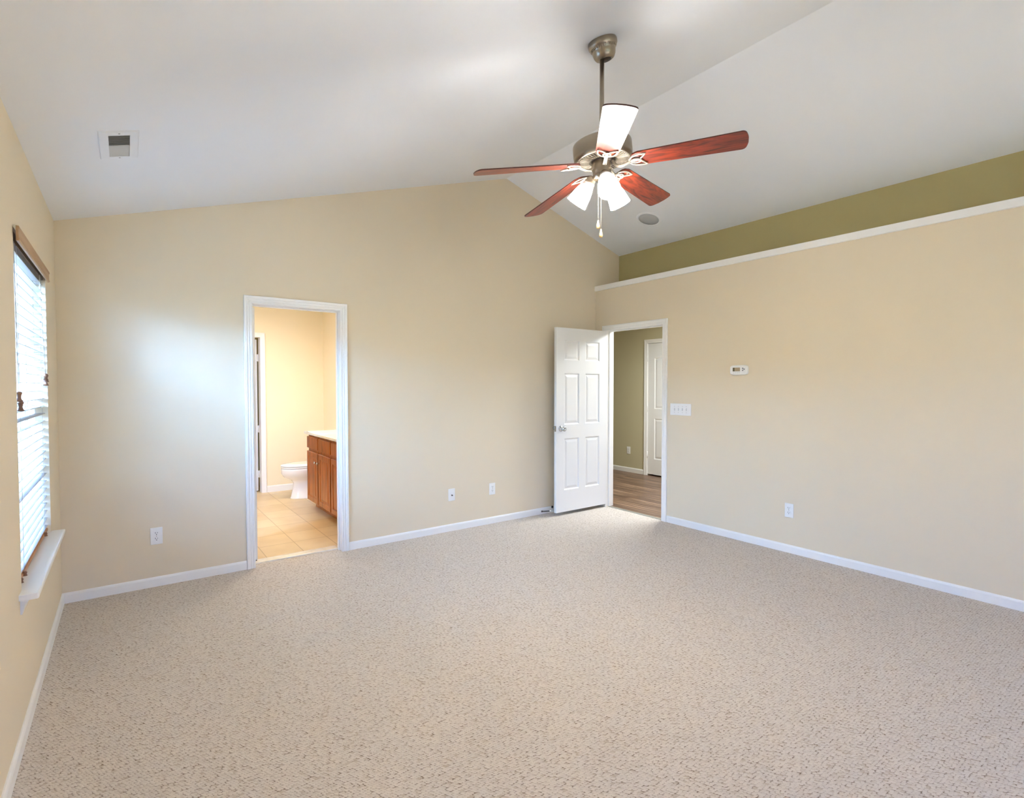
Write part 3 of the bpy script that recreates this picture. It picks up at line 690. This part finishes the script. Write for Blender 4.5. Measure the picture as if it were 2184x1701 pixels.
def make_iron(parent):
    mb = MB(); zl = -.009
    for sg in (1, -1):
        mb.tube([(x, y, zl) for x, y in petal(sg*.50, .130, .098, .021)], .0045, 8, closed=True, flat=.8)
    mb.tube([(.166+.024*math.cos(2*PI*k/20), .017*math.sin(2*PI*k/20), zl-.003) for k in range(20)], .0042, 8, closed=True, flat=.8)
    path = [(.046, 0, .012), (.052, 0, .000), (.066, 0, -.020), (.090, 0, -.027), (.112, 0, -.020), (.136, 0, zl)]
    # smooth path
    P = [Vector(p) for p in path]; sm = []
    for i in range(len(P)-1):
        p0, p1, p2, p3 = P[max(i-1, 0)], P[i], P[i+1], P[min(i+2, len(P)-1)]
        for k in range(5):
            t = k/5; sm.append(.5*((2*p1)+(p2-p0)*t+(2*p0-5*p1+4*p2-p3)*t*t+(3*p1-p0-3*p2+p3)*t*t*t))
    sm.append(P[-1])
    mb.tube(sm, [.0125-.004*abs(i/len(sm)-.2) for i in range(len(sm))], 10, flat=.6)
    return mb.build('blade_bracket', M['silver'], parent)
b0 = make_blade(); i0 = make_iron(fan)
scr = []
for (x, y) in ((.196, .030), (.196, -.030), (.150, 0)):
    mb = MB(); mb.lathe([(0, -.006), (.004, -.005), (.0045, -.003), (0, -.003)], 10, (x, y, 0)); scr.append(mb.build('bracket_screw', M['silver'], b0))
ANG = [157.2, 85.2, 13.2, -58.8, -130.8]
for k, a in enumerate(ANG):
    Ra = Matrix.Rotation(math.radians(a), 4, 'Z')
    base = TILT @ Matrix.Translation((0, 0, ZBL)) @ Ra @ DROOP
    if k == 0: b, i_ = b0, i0
    else:
        b = b0.copy(); COL.objects.link(b)
        for q in scr: c = q.copy(); COL.objects.link(c); c.parent = b
        i_ = i0.copy(); COL.objects.link(i_)
    b.matrix_local = base @ Matrix.Rotation(PITCH_B, 4, 'X'); i_.matrix_local = base @ Matrix.Rotation(PITCH_B*.85, 4, 'X')
# switch housing and light kit hang nearly plumb
KIT = Matrix.Translation((0, 0, ZP)) @ Vector((0, 0, 1)).rotation_difference(Vector((-.012, .008, 1)).normalized()).to_matrix().to_4x4()
mb = MB(); mb.lathe([(0, -.104), (.046, -.104), (.047, -.108), (.047, -.166), (.044, -.171), (.049, -.174), (.050, -.182), (.044, -.192), (.030, -.198), (.012, -.202), (.010, -.208), (0, -.210)], 40)
mb.build('switch_housing', M['nickel'], fan, matrix=KIT)
mb = MB(); mb.T = Matrix.Rotation(math.radians(228), 4, 'Z'); mb.box((.0455, -.003, -.128), (.0482, .003, -.116), .0008, 1); mb.build('reverse_switch', M['dark'], fan, matrix=KIT)
SH = [(0, .004), (.020, .004), (.026, 0), (.027, -.006), (.032, -.018), (.040, -.040), (.0465, -.066), (.050, -.092), (.0535, -.116), (.0555, -.124)]
def shade_mb():
    mb = MB(); inner = [(r-.0025, z) for r, z in SH[3:]][::-1]
    mb.lathe(SH+inner+[(.022, -.004), (0, -.002)], 36); return mb
sh0 = shade_mb().build('lamp_shade', M['shade'], fan)
bm_ = MB(); bm_.lathe([(0, -.012), (.012, -.014), (.013, -.030), (.020, -.048), (.026, -.066), (.024, -.084), (.014, -.096), (0, -.099)], 24); bu0 = bm_.build('bulb', M['bulb'], sh0, smooth=True)
so = MB(); so.lathe([(0, .030), (.016, .030), (.022, .020), (.025, .004), (.029, 0), (.029, -.008), (.027, -.008)], 28); so0 = so.build('shade_socket', M['silver'], fan)
ar = MB(); ar.tube([(.0, 0, .075), (.0, 0, .05), (0, 0, .026)], .010, 10); 
ar.bm.free()
AZ = [238, 120, 1]
for k, a in enumerate(AZ):
    Ra = Matrix.Rotation(math.radians(a), 4, 'Z')
    # neck point and axis: outwards and down
    Mx = KIT @ Ra @ Matrix.Translation((.064, 0, -.196)) @ Matrix.Rotation(math.radians(-37), 4, 'Y')
    if k == 0: s_, q_ = sh0, so0
    else:
        s_ = sh0.copy(); COL.objects.link(s_); c = bu0.copy(); COL.objects.link(c); c.parent = s_
        q_ = so0.copy(); COL.objects.link(q_)
    s_.matrix_local = Mx; q_.matrix_local = Mx
# pull chains hang plumb
for (dx, dy, ln) in ((-.0157, .0115, .197), (-.004, .003, .242)):
    top = KIT @ Vector((dx, dy, -.202)); mb = MB(); nb = int(ln/.0045)
    for k in range(nb): mb.lathe([(0, .0016), (.0017, 0), (0, -.0016)], 6, (top.x, top.y, top.z-k*.0045))
    mb.tube([top, top-Vector((0, 0, ln))], .0006, 5); c = mb.build('pull_chain', M['silver'], fan)
    mb = MB(); mb.lathe([(0, 0), (.003, -.001), (.005, -.012), (.0085, -.028), (.009, -.036), (.007, -.042), (.003, -.044), (0, -.0445)], 16, (top.x, top.y, top.z-ln)); f_ = mb.build('chain_fob', M['fob'], c); f_['label'] = 'pale wooden drop shaped fob'

# ================================================================== bathroom
YB = 3.05; XB = 2.58
OX0, OX1 = 1.05, 1.775       # closet doorway in the bathroom's back wall
mb = MB(); mb.box((OX1+.015, YB, 0), (XB+.1, YB+.115, 2.44)); mb.box((OX0-.015, YB, 2.046), (OX1+.015, YB+.115, 2.44)); mb.box((-.4, YB, 0), (OX0-.015, YB+.115, 2.44))
struct(mb, 'wall_bathroom_back', M['bathwall'])
mb = MB(); mb.box((XB, TH, 0), (XB+.1, YB, 2.44)); struct(mb, 'wall_bathroom_right', M['bathwall'])
mb = MB(); mb.box((-.4, TH, 0), (-.3, YB, 2.44)); struct(mb, 'wall_bathroom_left', M['bathwall'])
mb = MB(); mb.box((-.4, TH+.001, 2.44), (XB+.1, YB+1.9, 2.50)); struct(mb, 'ceiling_bathroom', M['ceiling'])
mb = MB(); mb.box((-.3, YB+.115, 0), (-.2, 4.9, 2.44)); mb.box((XB, YB+.115, 0), (XB+.1, 4.9, 2.44)); mb.box((-.3, 4.9, 0), (XB+.1, 5.0, 2.44)); struct(mb, 'wall_closet', M['olive'])
baseboard('baseboard_bathroom', (OX1+.062, YB), (XB, YB), (0, -1), 'cream white baseboard behind the toilet', h=.085)
t3 = sthing('trim_6', 'white casing around the closet doorway in the bathroom', 'door frame')
f_c = lambda a, d, z: (a, YB-d, z)
mb = MB(); casing(mb, OX0, OX1, 2.031, f_c, CASFLAT); mb.build('casing', M['trim'], t3)
mb = MB(); jamb(mb, OX0, OX1, 2.031, 0, -.115, f_c); mb.build('jamb', M['trim'], t3)
d3 = sthing('door_3', 'white closet door ajar at the far end of the bathroom', 'door', (OX1-.002, YB+.128, .012), PI-math.radians(80))
mb = leaf(.70, 2.0, .035, [(.1, .32, .235, .8), (.38, .60, .235, .8), (.1, .32, .95, 1.5), (.38, .60, .95, 1.5), (.1, .32, 1.64, 1.86), (.38, .60, 1.64, 1.86)])
o = mb.build('leaf', M['door'], d3); o.location = (.006, .012, 0)
for hz in (.22, .82, 1.40+.36):
    mb = MB(); mb.box((-.004, -.012, hz-.045), (.010, .020, hz+.045), .002, 1); mb.lathe([(0, -.047), (.006, -.047), (.006, .047), (0, .047)], 12, (0, 0, hz)); mb.build('hinge', M['trim'], d3)
# vanity: local frame x = into the cabinet (+x world), y world
VX, VY0, VY1, VH = 2.030, .36, 1.853, .857
va = thing('bathroom_vanity', 'cherry wood bathroom vanity cabinet with white countertop', 'vanity', (VX, 1.853, 0))
L_ = VY1-VY0
mb = MB(); mb.box((.022, -L_, .10), (XB-VX-.002, 0, VH), .001, 1); mb.box((.095, -L_, 0), (XB-VX-.002, -.0, .10)); mb.build('cabinet_body', M['cabinet'], va)
def raised(y0, y1, z0, z1, x0, t, panel=True):
    mb = MB()
    P = lambda a, z, d: (x0-d, a, z)
    def ring(i, d): return [mb.v(P(a, z, d)) for a, z in ((y0+i, z0+i), (y1-i, z0+i), (y1-i, z1-i), (y0+i, z1-i))]
    rg = [ring(0, 0), ring(0, t-.004), ring(.004, t)]
    if panel: rg += [ring(.052, t), ring(.056, t-.007), ring(.064, t-.008), ring(.086, t-.001), ring(.09, t-.0005)]
    for A, B in zip(rg, rg[1:]):
        for k in range(4): mb.f([A[k], A[(k+1) % 4], B[(k+1) % 4], B[k]])
    mb.f(rg[0][::-1]); mb.f(rg[-1]); return mb
cw = .405; gp = .048; y = 0.0
for k in range(3):
    y1 = -k*(cw+gp*.62)-.001; y0 = y1-cw
    if k == 0: y0 += .002
    d = raised(y0, y1, .098, .660, .022, .022).build('cabinet_door', M['cabinet'], va)
    ky = y0+.030 if k == 0 else y1-.030 if k == 1 else y0+.03
    mb = MB(); mb.T = Matrix.Translation((0, ky, .560)) @ Matrix.Rotation(-PI/2, 4, 'Y')
    mb.lathe([(0, 0), (.008, 0), (.006, .006), (.006, .012), (.013, .018), (.015, .024), (.012, .029), (0, .031)], 18)
    mb.build('knob', M['chrome'], d)
    raised(y0, y1, .695, .826, .022, .022, False).build('drawer_front', M['cabinet'], va)
mb = MB()     # countertop with a recessed oval basin
x0, x1, y0, y1, zt, zb = -.028, XB-VX-.002, -L_-.0, .012, .880, VH
cxb, cyb, rx, ry = .285, -.86, .155, .215
n = 40; oval = lambda s_, z: [mb.v((cxb+rx*s_*math.cos(2*PI*k/n), cyb+ry*s_*math.sin(2*PI*k/n), z)) for k in range(n)]
def border(k):
    a = 2*PI*k/n; c, s_ = math.cos(a), math.sin(a); t = min(((x1-cxb) if c > 0 else (cxb-x0))/max(abs(c), 1e-6), ((y1-cyb) if s_ > 0 else (cyb-y0))/max(abs(s_), 1e-6))
    return (cxb+c*t, cyb+s_*t)
bo = [mb.v((*border(k), zt)) for k in range(n)]
rgs = [bo, oval(1.12, zt), oval(1.06, zt+.006), oval(1.0, zt-.004), oval(.9, zt-.06), oval(.6, zt-.10), oval(.12, zt-.115)]
for A, B in zip(rgs, rgs[1:]):
    for k in range(n):
        fc = mb.f([A[k], A[(k+1) % n], B[(k+1) % n], B[k]])
        if fc and A is not bo: fc.smooth = True
mb.f(rgs[-1])
cs = [(x0, y0), (x1, y0), (x1, y1), (x0, y1)]
mb.poly([(x0, y0, zb), (x1, y0, zb), (x1, y1, zb), (x0, y1, zb)])
for k in range(4):
    a, b = cs[k], cs[(k+1) % 4]; mb.poly([(*a, zb), (*b, zb), (*b, zt), (*a, zt)])
# fill the four corners left by the fan of border points
for c in cs:
    near = sorted(range(n), key=lambda k: (border(k)[0]-c[0])**2+(border(k)[1]-c[1])**2)[:2]
    mb.poly([(*border(near[0]), zt), (*c, zt), (*border(near[1]), zt)])
mb.build('countertop', M['counter'], va)
mb = MB(); mb.box((XB-VX-.02, y0, .880), (XB-VX-.002, y1, .96), .003, 1); mb.build('backsplash', M['counter'], va)
# toilet: bowl points to -x, tank against the right wall
to = thing('toilet', 'white toilet beyond the vanity in the bathroom', 'toilet', (XB, 2.452, 0))
def egg(cx, rx0, rx1, ry, z, n=36):   # rx0 to the front (-x), rx1 to the back
    return [((cx+(rx0 if math.cos(a) < 0 else rx1)*math.cos(a)), ry*math.sin(a), z) for a in [2*PI*k/n for k in range(n)]]
def loft(mb, rings, cap0=True, cap1=True):
    R = [[mb.v(p) for p in r] for r in rings]; n = len(R[0])
    for A, B in zip(R, R[1:]):
        for k in range(n):
            fc = mb.f([A[k], A[(k+1) % n], B[(k+1) % n], B[k]]); fc.smooth = True
    if cap0: mb.f(R[0][::-1])
    if cap1: mb.f(R[-1])
mb = MB()
loft(mb, [egg(-.36, .235, .20, .120, 0), egg(-.36, .235, .20, .120, .012), egg(-.37, .215, .20, .108, .03), egg(-.38, .185, .20, .098, .12), egg(-.39, .165, .20, .092, .20), egg(-.40, .185, .21, .105, .235), egg(-.42, .245, .23, .150, .275), egg(-.43, .265, .24, .178, .320), egg(-.43, .268, .24, .184, .365), egg(-.43, .268, .24, .184, .378), egg(-.43, .255, .23, .172, .384)])
mb.build('bowl', M['porcelain'], to)
mb = MB(); loft(mb, [egg(-.43, .262, .235, .180, .386), egg(-.43, .270, .24, .187, .390), egg(-.43, .270, .24, .187, .400), egg(-.43, .264, .235, .182, .405)]); mb.build('seat', M['porcelain'], to)
mb = MB(); loft(mb, [egg(-.43, .264, .235, .182, .408), egg(-.43, .272, .24, .189, .412), egg(-.43, .272, .24, .189, .422), egg(-.43, .255, .225, .175, .432), egg(-.43, .18, .16, .12, .437)]); mb.build('lid', M['porcelain'], to)
mb = MB(); mb.box((-.205, -.225, .36), (-.012, .225, .72), .02, 3); mb.build('tank', M['porcelain'], to)
mb = MB(); mb.box((-.215, -.235, .722), (-.008, .235, .755), .008, 2); mb.build('tank_lid', M['porcelain'], to)
mb = MB(); mb.tube([(-.215, -.16, .66), (-.222, -.16, .66), (-.222, -.11, .655)], .006, 8); mb.build('flush_handle', M['chrome'], to)

# ================================================================== hall
HX = 6.93
HY0, HY1 = .125, .945       # opening of the hall door (y)
mb = MB(); mb.box((HX, HY1+.015, 0), (HX+.115, 4.2, 2.5)); mb.box((HX, -4.0, 0), (HX+.115, HY0-.015, 2.5)); mb.box((HX, HY0-.015, 2.071), (HX+.115, HY1+.015, 2.5))
struct(mb, 'wall_hall', M['hall'])
mb = MB(); mb.box((HX+.26, HY0-.1, 0), (HX+.36, HY1+.1, 2.44)); mb.box((HX+.115, HY0-.1, 0), (HX+.26, HY0-.05, 2.44)); mb.box((HX+.115, HY1+.05, 0), (HX+.26, HY1+.1, 2.44)); mb.box((HX+.115, HY0-.1, 2.44), (HX+.36, HY1+.1, 2.5)); struct(mb, 'hall_door_light_block', M['olive'])  # unseen box added behind the hall door to stop light leaking under it
mb = MB(); mb.box((W+TH, 4.2, 0), (HX+.115, 4.3, 2.5)); struct(mb, 'wall_hall_far', M['hall'])
mb = MB(); mb.box((W+TH, -4.1, 0), (HX+.115, -4.0, 2.5)); struct(mb, 'wall_hall_near', M['hall'])
mb = MB(); mb.box((W, TH, 0), (W+TH, 4.2, 2.5)); struct(mb, 'wall_hall_left', M['hall'])
mb = MB(); mb.box((W+TH, -4.1, 2.44), (HX+.115, 4.3, 2.50)); struct(mb, 'ceiling_hall', M['ceiling'])
baseboard('baseboard_hall', (HX, HY1+.061), (HX, 4.2), (-1, 0), 'white baseboard along the olive hall wall', h=.075)
t4 = sthing('trim_7', 'white casing around the hall door', 'door frame')
f_h = lambda a, d, z: (HX-d, a, z)
mb = MB(); casing(mb, HY0, HY1, 2.056, f_h, CASFLAT); mb.build('casing', M['trim'], t4)
mb = MB(); jamb(mb, HY0, HY1, 2.056, 0, -.115, f_h); mb.build('jamb', M['trim'], t4)
d4 = sthing('door_4', 'white arched panel hall door closed in the olive wall', 'door', (HX+.006, HY1-.003, .022), -PI/2)
mb = leaf(HY1-HY0-.006, 2.030, .035, [(.125, .689, .240, .870), (.125, .689, 1.02, 1.885)], arch={1: .085})
mb.build('leaf', M['door'], d4)
for hz in (.30, 1.02, 1.80):
    mb = MB(); mb.lathe([(0, -.048), (.0075, -.048), (.0075, .048), (0, .048)], 12, (-.002, -.008, hz)); mb.box((-.026, -.010, hz-.045), (.0, -.006, hz+.045), .001, 1); mb.build('hinge', M['trim'], d4)
